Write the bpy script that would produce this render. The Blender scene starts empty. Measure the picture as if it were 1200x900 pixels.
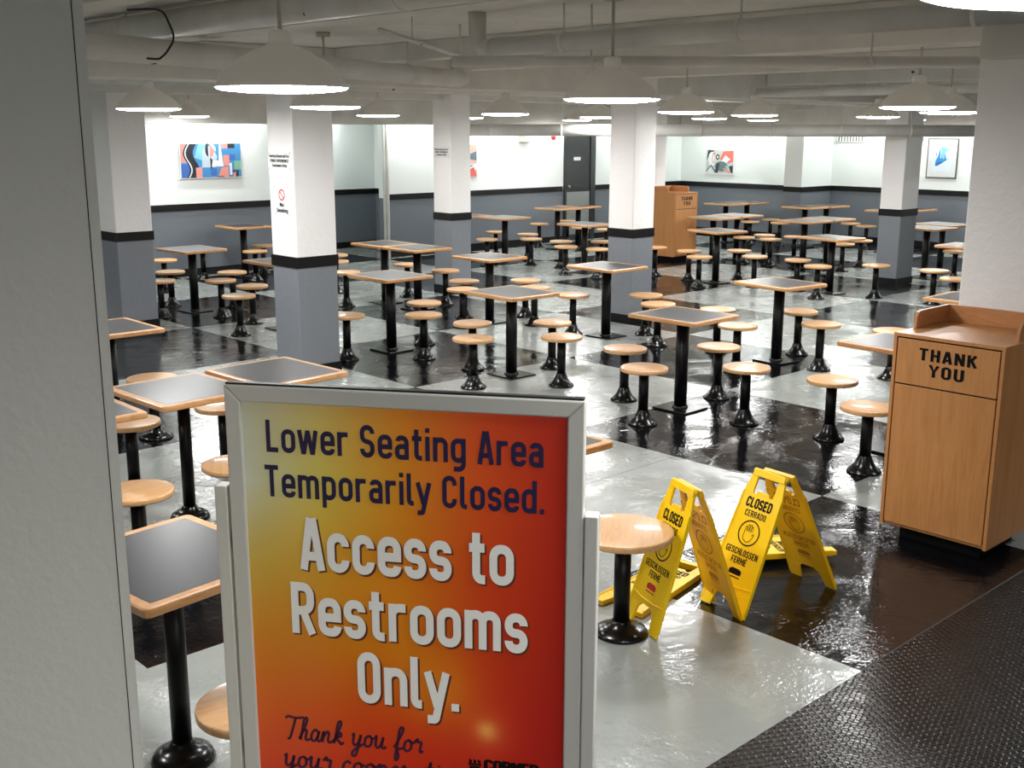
import bpy, bmesh, math, random
from mathutils import Vector, Matrix
random.seed(7)
PI = math.pi
scn = bpy.context.scene
COL = scn.collection

# ------------------------------------------------------------------ materials
MATS = {}
def lin(c):
    return tuple(((v/255.0)/12.92 if v/255.0 <= .04045 else ((v/255.0+.055)/1.055)**2.4) for v in c)
def mat(name, col=(128,128,128), rough=.5, metal=0, spec=.5, coat=0):
    m = bpy.data.materials.new(name); m.use_nodes = True
    b = m.node_tree.nodes['Principled BSDF']
    b.inputs['Base Color'].default_value = (*lin(col), 1)
    b.inputs['Roughness'].default_value = rough
    b.inputs['Metallic'].default_value = metal
    b.inputs['Specular IOR Level'].default_value = spec
    b.inputs['Coat Weight'].default_value = coat
    b.inputs['Coat Roughness'].default_value = .08
    MATS[name] = m
    return m
def nn(m, t, **kw):
    n = m.node_tree.nodes.new(t)
    for k, v in kw.items(): setattr(n, k, v)
    return n
def ln(m, a, b): m.node_tree.links.new(a, b)
def bsdf(m): return m.node_tree.nodes['Principled BSDF']
def add_bump(m, height, strength=.3, dist=.01, prev=None):
    b = nn(m, 'ShaderNodeBump'); b.inputs['Strength'].default_value = strength; b.inputs['Distance'].default_value = dist
    ln(m, height, b.inputs['Height'])
    if prev: ln(m, prev, b.inputs['Normal'])
    ln(m, b.outputs['Normal'], bsdf(m).inputs['Normal'])
    return b.outputs['Normal']
def ramp(m, fac, stops):
    r = nn(m, 'ShaderNodeValToRGB'); cr = r.color_ramp
    while len(cr.elements) > 2: cr.elements.remove(cr.elements[-1])
    for i, (p, c) in enumerate(stops):
        e = cr.elements[i] if i < 2 else cr.elements.new(p)
        e.position = p; e.color = (*lin(c), 1)
    ln(m, fac, r.inputs['Fac']); return r.outputs['Color']
def noise(m, vec, scale, detail=3, rough=.5, dist=0):
    n = nn(m, 'ShaderNodeTexNoise'); n.inputs['Scale'].default_value = scale; n.inputs['Detail'].default_value = detail
    n.inputs['Roughness'].default_value = rough; n.inputs['Distortion'].default_value = dist
    if vec is not None: ln(m, vec, n.inputs['Vector'])
    return n.outputs['Fac']
def mapped(m, scale, obj=True, rot=(0,0,0), loc=(0,0,0)):
    if obj:
        src = nn(m, 'ShaderNodeTexCoord').outputs['Object']
    else:
        src = nn(m, 'ShaderNodeNewGeometry').outputs['Position']
    mp = nn(m, 'ShaderNodeMapping'); mp.inputs['Scale'].default_value = scale; mp.inputs['Rotation'].default_value = rot
    mp.inputs['Location'].default_value = loc
    ln(m, src, mp.inputs['Vector']); return mp.outputs['Vector']

def specks(m, v):
    # sparse dark scuffs where the overhead paint has chipped
    vo = nn(m, 'ShaderNodeTexVoronoi'); vo.inputs['Scale'].default_value = 2.6; ln(m, v, vo.inputs['Vector'])
    n_ = nn(m, 'ShaderNodeTexNoise'); n_.inputs['Scale'].default_value = 30; ln(m, v, n_.inputs['Vector'])
    ad = nn(m, 'ShaderNodeMath', operation='MULTIPLY_ADD'); ad.inputs[1].default_value = .12; ln(m, n_.outputs['Fac'], ad.inputs[0]); ln(m, vo.outputs['Distance'], ad.inputs[2])
    lt = nn(m, 'ShaderNodeMath', operation='LESS_THAN'); lt.inputs[1].default_value = .095; ln(m, ad.outputs[0], lt.inputs[0])
    src = bsdf(m).inputs['Base Color'].links[0].from_socket
    mx = nn(m, 'ShaderNodeMix', data_type='RGBA'); ln(m, lt.outputs[0], mx.inputs[0]); ln(m, src, mx.inputs[6]); mx.inputs[7].default_value = (.05,.045,.04,1)
    ln(m, mx.outputs[2], bsdf(m).inputs['Base Color'])
def wood(name, c1, c2, scale, rough=.35, coat=.2):
    m = mat(name, c1, rough, coat=coat)
    v = mapped(m, scale)
    f = noise(m, v, 1.0, 5, .62, 1.2)
    ln(m, ramp(m, f, [(.3, c1), (.7, c2)]), bsdf(m).inputs['Base Color'])
    return m
wood('seat_wood', (224,178,126), (204,150,98), (6, 60, 60), .33, .3)
wood('edge_wood', (214,164,112), (184,130,80), (12, 12, 60), .4, .15)
wood('bin_wood', (196,138,84), (176,118,66), (26, 26, 2.2), .42, .1)
wood('bin_rim_wood', (196,136,84), (172,114,66), (6, 6, 40), .45, .05)
mat('laminate', (62,62,68), .3, spec=.6)
m = MATS['laminate']; v = mapped(m, (1,1,1)); f = noise(m, v, 220, 2)
ln(m, ramp(m, f, [(.3,(42,41,44)), (.7,(58,57,60))]), bsdf(m).inputs['Base Color'])
mat('black_metal', (9,8,8), .22, spec=.4)
mat('black_post', (9,8,8), .4, spec=.25)
mat('black_soft', (18,17,17), .5)
mat('lamp_white', (196,190,180), .5)
mat('lamp_inside', (235,235,230), .6)
mat('silver', (206,204,196), .4, metal=.4)
mat('silver_dark', (96,94,88), .5, metal=.4)
mat('yellow', (255,208,4), .38, spec=.5)
b = bsdf(MATS['yellow']); b.inputs['Subsurface Weight'].default_value = .0
mat('yellow_back', (246,188,14), .42)  # deeper yellow stands in for light passing through the rear panels
mat('amber', (176,118,12), .5)
mat('ink_black', (10,9,9), .7, spec=.15)
mat('ink_navy', (28,14,62), .5)
mat('ink_white', (238,236,228), .5)
mat('ink_shadow', (96,42,12), .6)
mat('ink_wine', (62,12,44), .6)
mat('ink_red', (196,26,30), .5)
mat('sign_white', (232,231,230), .4)
mat('screw', (120,120,118), .35, metal=.8)
mat('pipe_paint', (226,222,212), .55)
mat('ceiling_paint', (224,221,214), .8)
m = MATS['ceiling_paint']; v = mapped(m, (1,1,1), False); f = noise(m, v, 2.5, 6, .6)
ln(m, ramp(m, f, [(.3,(212,209,202)), (.7,(230,227,221))]), bsdf(m).inputs['Base Color'])
add_bump(m, noise(m, v, 14, 4), .35, .02)
specks(m, v)
m = MATS['pipe_paint']; v = mapped(m, (1,1,1), False)
f = noise(m, v, 3, 5, .6); ln(m, ramp(m, f, [(.3,(208,206,200)), (.7,(228,226,221))]), bsdf(m).inputs['Base Color']); specks(m, v)
mat('jamb_paint', (222,220,211), .45)
m = MATS['jamb_paint']; v = mapped(m, (1,1,1), False); add_bump(m, noise(m, v, 60, 3), .25, .004)
mat('chair_rail', (9,8,9), .5, spec=.3)
mat('door_black', (34,35,37), .4)
mat('kick_steel', (150,154,152), .4, metal=.5)
mat('cable', (30,28,26), .6)

def two_tone(name, white, grey, split, brick=False):
    m = mat(name, white, .42)
    pos = nn(m, 'ShaderNodeNewGeometry').outputs['Position']
    sp = nn(m, 'ShaderNodeSeparateXYZ'); ln(m, pos, sp.inputs[0])
    gt = nn(m, 'ShaderNodeMath', operation='GREATER_THAN'); gt.inputs[1].default_value = split; ln(m, sp.outputs['Z'], gt.inputs[0])
    mx = nn(m, 'ShaderNodeMix', data_type='RGBA'); ln(m, gt.outputs[0], mx.inputs[0])
    mx.inputs[6].default_value = (*lin(grey), 1); mx.inputs[7].default_value = (*lin(white), 1)
    ln(m, mx.outputs[2], bsdf(m).inputs['Base Color'])
    n = noise(m, pos, 22 if brick else 6, 4, .6)
    nrm = add_bump(m, n, .35 if brick else .12, .012)
    if brick:
        # painted brick courses: shallow grooves along z
        w = nn(m, 'ShaderNodeMath', operation='PINGPONG'); w.inputs[1].default_value = .038; ln(m, sp.outputs['Z'], w.inputs[0])
        w2 = nn(m, 'ShaderNodeMath', operation='GREATER_THAN'); w2.inputs[1].default_value = .004; ln(m, w.outputs[0], w2.inputs[0])
        add_bump(m, w2.outputs[0], .18, .004, nrm)
        v = nn(m, 'ShaderNodeTexNoise'); v.inputs['Scale'].default_value = 9; ln(m, pos, v.inputs['Vector'])
    return m
two_tone('wall_paint', (238,242,240), (106,112,120), 1.0)
two_tone('pillar_paint', (240,237,235), (122,126,132), 1.0, True)

def floor_mat(name, c1, c2, rough, sp=.6, ct=.55):
    m = mat(name, c1, rough, spec=sp, coat=ct)
    bsdf(m).inputs['Coat Roughness'].default_value = .05
    v = mapped(m, (1,1,1), False)
    f = noise(m, v, 1.7, 5, .6)
    ln(m, ramp(m, f, [(.32, c1), (.68, c2)]), bsdf(m).inputs['Base Color'])
    n1 = noise(m, v, 7, 3, .5, .4)
    n2 = noise(m, v, 42, 3, .6, .6)
    a = add_bump(m, n1, .2, .014)
    msk = nn(m, 'ShaderNodeMapRange'); msk.inputs[1].default_value = .44; msk.inputs[2].default_value = .62
    ln(m, noise(m, v, 2.3, 4, .6, .8), msk.inputs[0])
    mu = nn(m, 'ShaderNodeMath', operation='MULTIPLY'); ln(m, n2, mu.inputs[0]); ln(m, msk.outputs[0], mu.inputs[1])
    nn2 = add_bump(m, mu.outputs[0], .6, .005, a)
    ln(m, nn2, bsdf(m).inputs['Coat Normal'])
    rr = nn(m, 'ShaderNodeMapRange'); rr.inputs[1].default_value = .3; rr.inputs[2].default_value = .7
    rr.inputs[3].default_value = rough*.6; rr.inputs[4].default_value = rough*1.4
    ln(m, f, rr.inputs[0]); ln(m, rr.outputs[0], bsdf(m).inputs['Roughness'])
    return m
floor_mat('floor_grey', (156,160,155), (142,146,142), .26, .5, .45)
floor_mat('floor_black', (17,17,20), (11,11,13), .13, .28, .2)
mat('seam', (70,70,68), .5)
# studded black rubber sheet
m = mat('floor_studs', (18,17,17), .3, spec=.45, coat=.1)
v = mapped(m, (1,1,1), False, rot=(0,0,.5))
vo = nn(m, 'ShaderNodeTexVoronoi'); vo.inputs['Scale'].default_value = 36; vo.inputs['Randomness'].default_value = .12; ln(m, v, vo.inputs['Vector'])
mr = nn(m, 'ShaderNodeMapRange'); mr.inputs[1].default_value = .5; mr.inputs[2].default_value = .28; ln(m, vo.outputs['Distance'], mr.inputs[0])
a = add_bump(m, mr.outputs[0], .55, .005)
a = add_bump(m, noise(m, v, 9, 3), .3, .01, a); ln(m, a, bsdf(m).inputs['Coat Normal'])

def emis(name, col, strength):
    m = mat(name, col, .5); b = bsdf(m)
    b.inputs['Emission Color'].default_value = (*[c/255 for c in col], 1); b.inputs['Emission Strength'].default_value = strength
    return m
emis('lamp_glow', (252,252,250), 60)
emis('tube_glow', (236,255,248), 105)
emis('lamp_shade', (206,198,184), .07)  # faint emission put on the shades to help light the ceiling

m = mat('vcol', (128,128,128), .45)
at = nn(m, 'ShaderNodeVertexColor'); at.layer_name = 'Col'; ln(m, at.outputs['Color'], bsdf(m).inputs['Base Color'])
m = mat('poster_print', (128,128,128), .3)
at = nn(m, 'ShaderNodeVertexColor'); at.layer_name = 'Col'; ln(m, at.outputs['Color'], bsdf(m).inputs['Base Color'])

# ------------------------------------------------------------------ mesh builder
class MB:
    def __init__(s): s.v = []; s.f = []; s.mi = []; s.sm = []; s.cols = []
    def add(s, vs, fs, mi=0, smooth=False, col=None):
        o = len(s.v); s.v += [tuple(v) for v in vs]
        for f in fs:
            s.f.append([i+o for i in f]); s.mi.append(mi); s.sm.append(smooth); s.cols.append(col)
        return s
    def box(s, x0, y0, z0, x1, y1, z1, mi=0):
        v = [(x0,y0,z0),(x1,y0,z0),(x1,y1,z0),(x0,y1,z0),(x0,y0,z1),(x1,y0,z1),(x1,y1,z1),(x0,y1,z1)]
        return s.add(v, [(0,3,2,1),(4,5,6,7),(0,1,5,4),(1,2,6,5),(2,3,7,6),(3,0,4,7)], mi)
    def lathe(s, prof, seg=32, c=(0,0,0), mi=0, smooth=True, close=False):
        n = len(prof); vs = []; fs = []
        for r, z in prof:
            for k in range(seg):
                a = 2*PI*k/seg; vs.append((c[0]+r*math.cos(a), c[1]+r*math.sin(a), c[2]+z))
        for i in range(n-1):
            for k in range(seg):
                k2 = (k+1) % seg; fs.append((i*seg+k, i*seg+k2, (i+1)*seg+k2, (i+1)*seg+k))
        if close:
            if prof[0][0] > 1e-6: fs.append(tuple(range(seg))[::-1])
            if prof[-1][0] > 1e-6: fs.append(tuple((n-1)*seg+k for k in range(seg)))
        return s.add(vs, fs, mi, smooth)
    def cyl(s, c, r, z0, z1, seg=24, mi=0): return s.lathe([(r,z0),(r,z1)], seg, (c[0],c[1],0), mi, True, True)
    def tube(s, pts, r, seg=12, mi=0, closed=False):
        P = [Vector(p) for p in pts]; n = len(P); vs = []; fs = []; up = None
        for i, p in enumerate(P):
            t = (P[min(i+1, n-1)]-P[max(i-1, 0)]).normalized()
            if up is None:
                up = t.orthogonal().normalized()
            up = (up - t*up.dot(t)).normalized(); w = t.cross(up)
            for k in range(seg):
                a = 2*PI*k/seg; vs.append(p+(up*math.cos(a)+w*math.sin(a))*r)
        for i in range(n-1):
            for k in range(seg):
                k2 = (k+1) % seg; fs.append((i*seg+k, i*seg+k2, (i+1)*seg+k2, (i+1)*seg+k))
        fs.append(tuple(range(seg))[::-1]); fs.append(tuple((n-1)*seg+k for k in range(seg)))
        return s.add(vs, fs, mi, True)
    def prism(s, poly, z0, z1, mi=0, M=None):
        n = len(poly); vs = [Vector((x, y, z0)) for x, y in poly]+[Vector((x, y, z1)) for x, y in poly]
        if M: vs = [M @ v for v in vs]
        fs = [tuple(range(n))[::-1], tuple(range(n, 2*n))]+[(i, (i+1) % n, n+(i+1) % n, n+i) for i in range(n)]
        return s.add(vs, fs, mi)
    def build(s, name, mats, parent=None, loc=(0,0,0), rot=(0,0,0), bevel=0, bseg=2):
        me = bpy.data.meshes.new(name); me.from_pydata(s.v, [], s.f)
        if not isinstance(mats, (list, tuple)): mats = [mats]
        for q in mats: me.materials.append(MATS[q])
        for p, mi, sm in zip(me.polygons, s.mi, s.sm): p.material_index = mi; p.use_smooth = sm
        if any(c is not None for c in s.cols):
            ca = me.color_attributes.new('Col', 'FLOAT_COLOR', 'CORNER')
            for p, c in zip(me.polygons, s.cols):
                cc = (*lin(c or (200,200,200)), 1)
                for li in p.loop_indices: ca.data[li].color = cc
        me.update(); o = bpy.data.objects.new(name, me); COL.objects.link(o)
        o.location = loc; o.rotation_euler = rot
        if parent: o.parent = parent
        if bevel:
            bv = o.modifiers.new('b', 'BEVEL'); bv.width = bevel; bv.segments = bseg; bv.limit_method = 'ANGLE'; bv.angle_limit = .7
            bv.harden_normals = False
        return o
def empty(name, loc=(0,0,0), rz=0):
    o = bpy.data.objects.new(name, None); COL.objects.link(o); o.location = loc; o.rotation_euler = (0,0,rz)
    o.empty_display_size = .1; return o
def tag(o, label, cat, group=None):
    o['label'] = label; o['category'] = cat
    if group: o['group'] = group
    return o
def struct(o): o['kind'] = 'structure'; return o
def copy_tree(o, parent=None):
    c = o.copy(); COL.objects.link(c)
    if parent: c.parent = parent
    for ch in list(o.children): copy_tree(ch, c)
    return c

# ------------------------------------------------------------------ stroke lettering
def fillet(path, closed=False):
    out = []; n = len(path)
    for i, p in enumerate(path):
        x, y = p[0], p[1]; r = p[2] if len(p) > 2 else 0
        if r == 0 or (not closed and i in (0, n-1)): out.append((x, y)); continue
        A = Vector(path[i-1][:2]); B = Vector((x, y)); C = Vector(path[(i+1) % n][:2])
        a = (A-B); c = (C-B); la, lc = a.length, c.length; a.normalize(); c.normalize()
        ang = a.angle(c)
        if ang > PI-.01: out.append((x, y)); continue
        t = min(r/math.tan(ang/2), la*.5 if (closed or i-1 > 0) else la, lc*.5 if (closed or i+1 < n-1) else lc); rr = t*math.tan(ang/2)
        ctr = B+(a+c).normalized()*(rr/math.sin(ang/2))
        p0 = B+a*t; p1 = B+c*t
        a0 = math.atan2(p0.y-ctr.y, p0.x-ctr.x); a1 = math.atan2(p1.y-ctr.y, p1.x-ctr.x); d = (a1-a0+PI) % (2*PI)-PI
        for k in range(7): q = a0+d*k/6; out.append((ctr.x+rr*math.cos(q), ctr.y+rr*math.sin(q)))
    return out
def ribbon(pts, hw, closed=False):
    P = []
    for p in pts:
        if not P or (Vector(p)-P[-1]).length > 1e-5: P.append(Vector(p))
    if closed and (P[0]-P[-1]).length < 1e-5: P.pop()
    n = len(P); L = []; R = []
    for i in range(n):
        if closed: a = P[i]-P[i-1]; b = P[(i+1) % n]-P[i]
        else:
            a = P[i]-P[i-1] if i > 0 else P[1]-P[0]; b = P[i+1]-P[i] if i < n-1 else P[-1]-P[-2]
        a = a.normalized(); b = b.normalized(); na = Vector((-a.y, a.x)); nb = Vector((-b.y, b.x)); m_ = na+nb
        if m_.length < .3: m_ = na
        m_.normalize(); k = min(1/max(m_.dot(na), .35), 1.6)
        L.append(P[i]+m_*hw*k); R.append(P[i]-m_*hw*k)
    vs = [(p.x, p.y) for p in L]+[(p.x, p.y) for p in R]; fs = []
    for i in range(n if closed else n-1):
        j = (i+1) % n; fs.append((n+i, n+j, j, i))
    return vs, fs
l_, r_, t_, b_, x_, m_ = .075, .425, .925, .075, .665, .25
RC, RX = .17, .16
def O_(l, r, b, t, R): return ('c', [(l,b,R),(r,b,R),(r,t,R),(l,t,R)])
def S_(*p): return ('o', list(p))
oo = O_(l_,r_,b_,x_,RX)
G = {
 'A': (.5, [S_((.05,0),(.222,1)), S_((.45,0),(.278,1)), S_((.11,.27),(.39,.27))]),
 'B': (.5, [S_((l_,b_),(r_,b_,RX),(r_,.5,.12),(l_,.5)), S_((l_,.5),(r_-.02,.5,.12),(r_-.02,t_,RX),(l_,t_)), S_((l_,0),(l_,1))]),
 'C': (.5, [S_((r_,.7),(r_,t_,RC),(l_,t_,RC),(l_,b_,RC),(r_,b_,RC),(r_,.3))]),
 'D': (.5, [('c', [(l_,b_),(r_,b_,RC),(r_,t_,RC),(l_,t_)])]),
 'E': (.46, [S_((.44,t_),(l_,t_),(l_,b_),(.44,b_)), S_((l_,.5),(.39,.5))]),
 'F': (.44, [S_((.44,t_),(l_,t_),(l_,0)), S_((l_,.48),(.38,.48))]),
 'G': (.5, [S_((r_,.7),(r_,t_,RC),(l_,t_,RC),(l_,b_,RC),(r_,b_,RC),(r_,.45),(.26,.45))]),
 'H': (.5, [S_((l_,0),(l_,1)), S_((r_,0),(r_,1)), S_((l_,.5),(r_,.5))]),
 'I': (.15, [S_((l_,0),(l_,1))]),
 'K': (.5, [S_((l_,0),(l_,1)), S_((.44,1),(.12,.45)), S_((.2,.6),(.45,0))]),
 'L': (.43, [S_((l_,1),(l_,b_),(.42,b_))]),
 'M': (.62, [S_((l_,0),(l_,1)), S_((.085,.93),(.31,.35),(.535,.93)), S_((.545,0),(.545,1))]),
 'N': (.52, [S_((l_,0),(l_,1)), S_((.085,.95),(.435,.05)), S_((.445,0),(.445,1))]),
 'O': (.5, [O_(l_,r_,b_,t_,RC)]),
 'P': (.5, [S_((l_,0),(l_,t_),(r_,t_,RC),(r_,.42,RC),(l_,.42))]),
 'R': (.5, [S_((l_,0),(l_,t_),(r_,t_,RC),(r_,.46,RC),(l_,.46)), S_((.25,.46),(.45,0))]),
 'S': (.5, [S_((r_,.74),(r_,t_,RC),(l_,t_,RC),(l_,.52,RC),(r_,.46,RC),(r_,b_,RC),(l_,b_,RC),(l_,.27))]),
 'T': (.5, [S_((0,t_),(.5,t_)), S_((m_,0),(m_,.93))]),
 'U': (.5, [S_((l_,1),(l_,b_,RC),(r_,b_,RC),(r_,1))]),
 'X': (.5, [S_((.04,0),(.46,1)), S_((.04,1),(.46,0))]),
 'Y': (.5, [S_((.03,1),(.25,.46),(.47,1)), S_((.25,.5),(.25,0))]),
 'a': (.47, [S_((.1,.56),(.1,x_,.12),(.4,x_,.15),(.4,0)), S_((.4,.4),(l_,.4,.12),(l_,b_,.13),(.4,b_,.05))]),
 'c': (.46, [S_((.4,.5),(.4,x_,RX),(l_,x_,RX),(l_,b_,RX),(.4,b_,RX),(.4,.24))]),
 'd': (.49, [oo, S_((r_,0),(r_,1))]),
 'e': (.48, [S_((r_,.2),(r_,b_,RX),(l_,b_,RX),(l_,x_,RX),(r_,x_,RX),(r_,.365),(l_,.365))]),
 'f': (.34, [S_((.36,t_),(.15,t_,.13),(.15,0)), S_((.0,x_),(.33,x_))]),
 'g': (.49, [oo, S_((r_,.74),(r_,-.19,RX),(.1,-.19))]),
 'h': (.49, [S_((l_,0),(l_,1)), S_((l_,.45),(l_,x_,RX),(r_,x_,RX),(r_,0))]),
 'i': (.15, [S_((l_,0),(l_,.74)), S_((l_,.86),(l_,1))]),
 'k': (.46, [S_((l_,0),(l_,1)), S_((.42,.74),(.1,.3)), S_((.2,.42),(.43,0))]),
 'l': (.24, [S_((l_,1),(l_,b_,.1),(.24,b_))]),
 'm': (.76, [S_((l_,0),(l_,.74)), S_((l_,.45),(l_,x_,.14),(.38,x_,.14),(.38,0)), S_((.38,.45),(.38,x_,.14),(.685,x_,.14),(.685,0))]),
 'n': (.49, [S_((l_,0),(l_,.74)), S_((l_,.45),(l_,x_,RX),(r_,x_,RX),(r_,0))]),
 'o': (.49, [oo]),
 'p': (.49, [S_((l_,-.25),(l_,.74)), oo]),
 'r': (.37, [S_((l_,0),(l_,.74)), S_((l_,.45),(l_,x_,.15),(.37,x_))]),
 's': (.45, [S_((.39,.52),(.39,x_,.14),(l_,x_,.14),(l_,.38,.13),(.39,.36,.13),(.39,b_,.14),(l_,b_,.14),(l_,.22))]),
 't': (.34, [S_((.15,.94),(.15,b_,.12),(.34,b_)), S_((.0,x_),(.33,x_))]),
 'u': (.49, [S_((l_,.74),(l_,b_,RX),(r_,b_,RX),(r_,.74)), S_((r_,0),(r_,.5))]),
 'v': (.46, [S_((.04,.74),(.21,.06),(.25,.06),(.42,.74))]),
 'w': (.68, [S_((.045,.74),(.165,.06),(.2,.06),(.325,.66),(.355,.66),(.48,.06),(.515,.06),(.635,.74))]),
 'y': (.46, [S_((.03,.74),(.24,.06)), S_((.44,.74),(.2,-.2,.06),(.02,-.2))]),
 '.': (.15, [S_((l_,0),(l_,.15))]),
 ' ': (.2, []),
}
G['É'] = (G['E'][0], G['E'][1]+[S_((.2,1.1),(.32,1.25))])
def text_geom(txt, hw=.075, gap=.1, grow=0):
    """list of (verts2d, faces) in units of cap height, and the total width"""
    x = 0; out = []
    for ch in txt:
        w, st = G[ch]
        for kind, p in st:
            pts = fillet(p, kind == 'c'); vs, fs = ribbon(pts, hw, kind == 'c')
            out.append(([(x+a, b) for a, b in vs], fs))
        x += w+gap
    return out, x-gap
def put_text(mb, txt, x0, x1, base, cap, M, hw=.075, gap=.1, z=0, mi=0, shear=0, rise=0, dz=.00012):
    g, W = text_geom(txt, hw, gap); sx = (x1-x0)/W
    for q, (vs, fs) in enumerate(g):
        h = len(vs)//2
        mb.add([M @ Vector((x0+a*sx+shear*b*cap, base+b*cap+rise*a*sx, z+dz*(q % 5)+.000012*(i % h))) for i, (a, b) in enumerate(vs)], fs, mi)
def catmull(P, n=6):
    out = []; P = [Vector(p) for p in P]
    for i in range(len(P)-1):
        p0 = P[max(i-1,0)]; p1 = P[i]; p2 = P[i+1]; p3 = P[min(i+2,len(P)-1)]
        for k in range(n):
            t = k/n
            out.append(tuple(.5*((2*p1)+(-p0+p2)*t+(2*p0-5*p1+4*p2-p3)*t*t+(-p0+3*p1-3*p2+p3)*t**3)))
    out.append(tuple(P[-1])); return out
SC = {  # joined-up handwriting: (advance, strokes); x-height .5
 'T': (.6, [[(.0,.88),(.1,.98),(.4,.93),(.72,.99)], [(.4,.93),(.33,.5),(.24,.05),(.14,.02)]]),
 'h': (.44, [[(.0,.05),(.14,.4),(.26,.85),(.22,.98),(.14,.88),(.1,.4),(.06,.0)], [(.07,.25),(.2,.46),(.28,.4),(.26,.12),(.32,.02),(.44,.1)]]),
 'a': (.44, [[(.3,.42),(.16,.5),(.05,.3),(.07,.06),(.2,.04),(.31,.3),(.33,.48)], [(.33,.48),(.29,.12),(.35,.02),(.44,.1)]]),
 'n': (.46, [[(.0,.1),(.07,.45),(.06,.0)], [(.06,.2),(.2,.47),(.28,.4),(.27,.12),(.34,.02),(.46,.1)]]),
 'k': (.44, [[(.0,.05),(.14,.4),(.26,.85),(.22,.98),(.14,.88),(.1,.4),(.06,.0)], [(.08,.22),(.26,.48),(.3,.34),(.12,.24),(.26,.1),(.34,.0),(.44,.1)]]),
 'y': (.46, [[(.0,.42),(.06,.5),(.06,.15),(.15,.03),(.28,.2),(.33,.5)], [(.33,.5),(.28,.0),(.2,-.4),(.08,-.42),(.1,-.22),(.46,.12)]]),
 'o': (.42, [[(.22,.5),(.07,.38),(.06,.1),(.18,.02),(.3,.14),(.3,.38),(.2,.5)], [(.22,.48),(.32,.38),(.42,.42)]]),
 'u': (.48, [[(.0,.4),(.06,.5),(.06,.15),(.14,.02),(.26,.15),(.33,.5)], [(.33,.5),(.3,.12),(.37,.02),(.48,.1)]]),
 'f': (.34, [[(.0,.1),(.16,.5),(.28,.88),(.22,1.0),(.14,.85),(.12,.3),(.08,-.3),(.14,-.42),(.2,-.25),(.14,.02),(.34,.12)]]),
 'r': (.36, [[(.0,.4),(.1,.56),(.14,.44),(.26,.44),(.24,.1),(.3,.02),(.36,.1)]]),
 'c': (.38, [[(.3,.4),(.2,.5),(.07,.36),(.06,.1),(.18,.02),(.38,.14)]]),
 'p': (.44, [[(.0,.35),(.1,.5),(.08,.1),(.04,-.42)], [(.08,.2),(.2,.48),(.32,.36),(.28,.08),(.16,.02),(.1,.12)], [(.28,.06),(.44,.1)]]),
 'e': (.38, [[(.02,.14),(.24,.26),(.27,.42),(.18,.5),(.07,.34),(.07,.1),(.18,.02),(.38,.14)]]),
 't': (.32, [[(.0,.1),(.14,.5),(.18,.85)], [(.18,.85),(.12,.2),(.18,.02),(.32,.1)], [(.02,.55),(.3,.6)]]),
 'i': (.24, [[(.0,.15),(.1,.5)], [(.1,.5),(.07,.12),(.13,.02),(.24,.1)], [(.13,.68),(.14,.74)]]),
 ' ': (.3, []),
}
def put_script(mb, txt, x0, x1, base, cap, M, hw=.045, z=0):
    W = sum(SC[c][0] for c in txt); sx = (x1-x0)/W; x = 0
    for ch in txt:
        w, st = SC[ch]
        for s in st:
            vs, fs = ribbon(catmull(s), hw)
            mb.add([M @ Vector((x0+(x+a)*sx+.12*b*cap, base+b*cap, z)) for a, b in vs], fs)
        x += w

# ------------------------------------------------------------------ camera
f_px, pitch, roll, yaw, CH = 1308.54, .22473, .002144, .753233, 2.1415
fw = Vector((math.sin(yaw)*math.cos(pitch), math.cos(yaw)*math.cos(pitch), -math.sin(pitch)))
rt = Vector((math.cos(yaw), -math.sin(yaw), 0)); up = rt.cross(fw)
r2 = rt*math.cos(roll)+up*math.sin(roll); u2 = -rt*math.sin(roll)+up*math.cos(roll)
cam = bpy.data.cameras.new('camera'); co = bpy.data.objects.new('camera', cam); COL.objects.link(co)
cam.sensor_width = 36; cam.lens = 36*f_px/1200; cam.clip_start = .02; cam.clip_end = 100
Mc = Matrix((r2, u2, -fw)).transposed().to_4x4(); Mc.translation = Vector((0,0,CH)); co.matrix_world = Mc
scn.camera = co
HD = Vector((math.sin(yaw), math.cos(yaw), 0)); LT = Vector((math.cos(yaw), -math.sin(yaw), 0))

# ------------------------------------------------------------------ room shell
CZ = 2.8
fl = MB(); X0, Y0, XE, YE = -3.6, -3.6, 20.1, 17.3
fl.add([(X0,Y0,0),(XE,Y0,0),(XE,2.06,0),(X0,2.06,0)], [(0,1,2,3)], 2)
xs = [X0, -1.85, .02, 1.77, 3.88, 5.72, 7.58, 9.42, 11.27, 13.12, 14.97, 16.82, 18.67, XE]
for i in range(len(xs)-1):
    ii = i-3
    ys = [2.06, 3.38, 5.45, 7.3, 9.27, 11.25, 13.2, 15.1, YE]
    if ii == 0: ys[1] = 4.05; ys[3] = 7.08
    if ii == -1: ys[1] = 3.4
    for j in range(len(ys)-1):
        blk = ((ii+j-1) % 2 == 0)
        if ii == -1 and j == 0: blk = False
        fl.add([(xs[i],ys[j],0),(xs[i+1],ys[j],0),(xs[i+1],ys[j+1],0),(xs[i],ys[j+1],0)], [(0,1,2,3)], 1 if blk else 0)
        if ii+1 > 0 and j > 0 and ii < 8:   # welded seam across the middle of a sheet
            ym = (ys[j]+ys[j+1])/2+.08
            if (i+j) % 2: fl.add([(xs[i],ym,.0006),(xs[i+1],ym,.0006),(xs[i+1],ym+.007,.0006),(xs[i],ym+.007,.0006)], [(0,1,2,3)], 3)
fl.add([(3.88,2.06,.0006),(9,2.06,.0006),(9,2.068,.0006),(3.88,2.068,.0006)], [(0,1,2,3)], 3)
struct(fl.build('floor', ['floor_grey','floor_black','floor_studs','seam']))
struct(MB().box(X0,Y0,CZ,XE+.2,YE+.1,CZ+.15).build('ceiling', 'ceiling_paint'))
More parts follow.
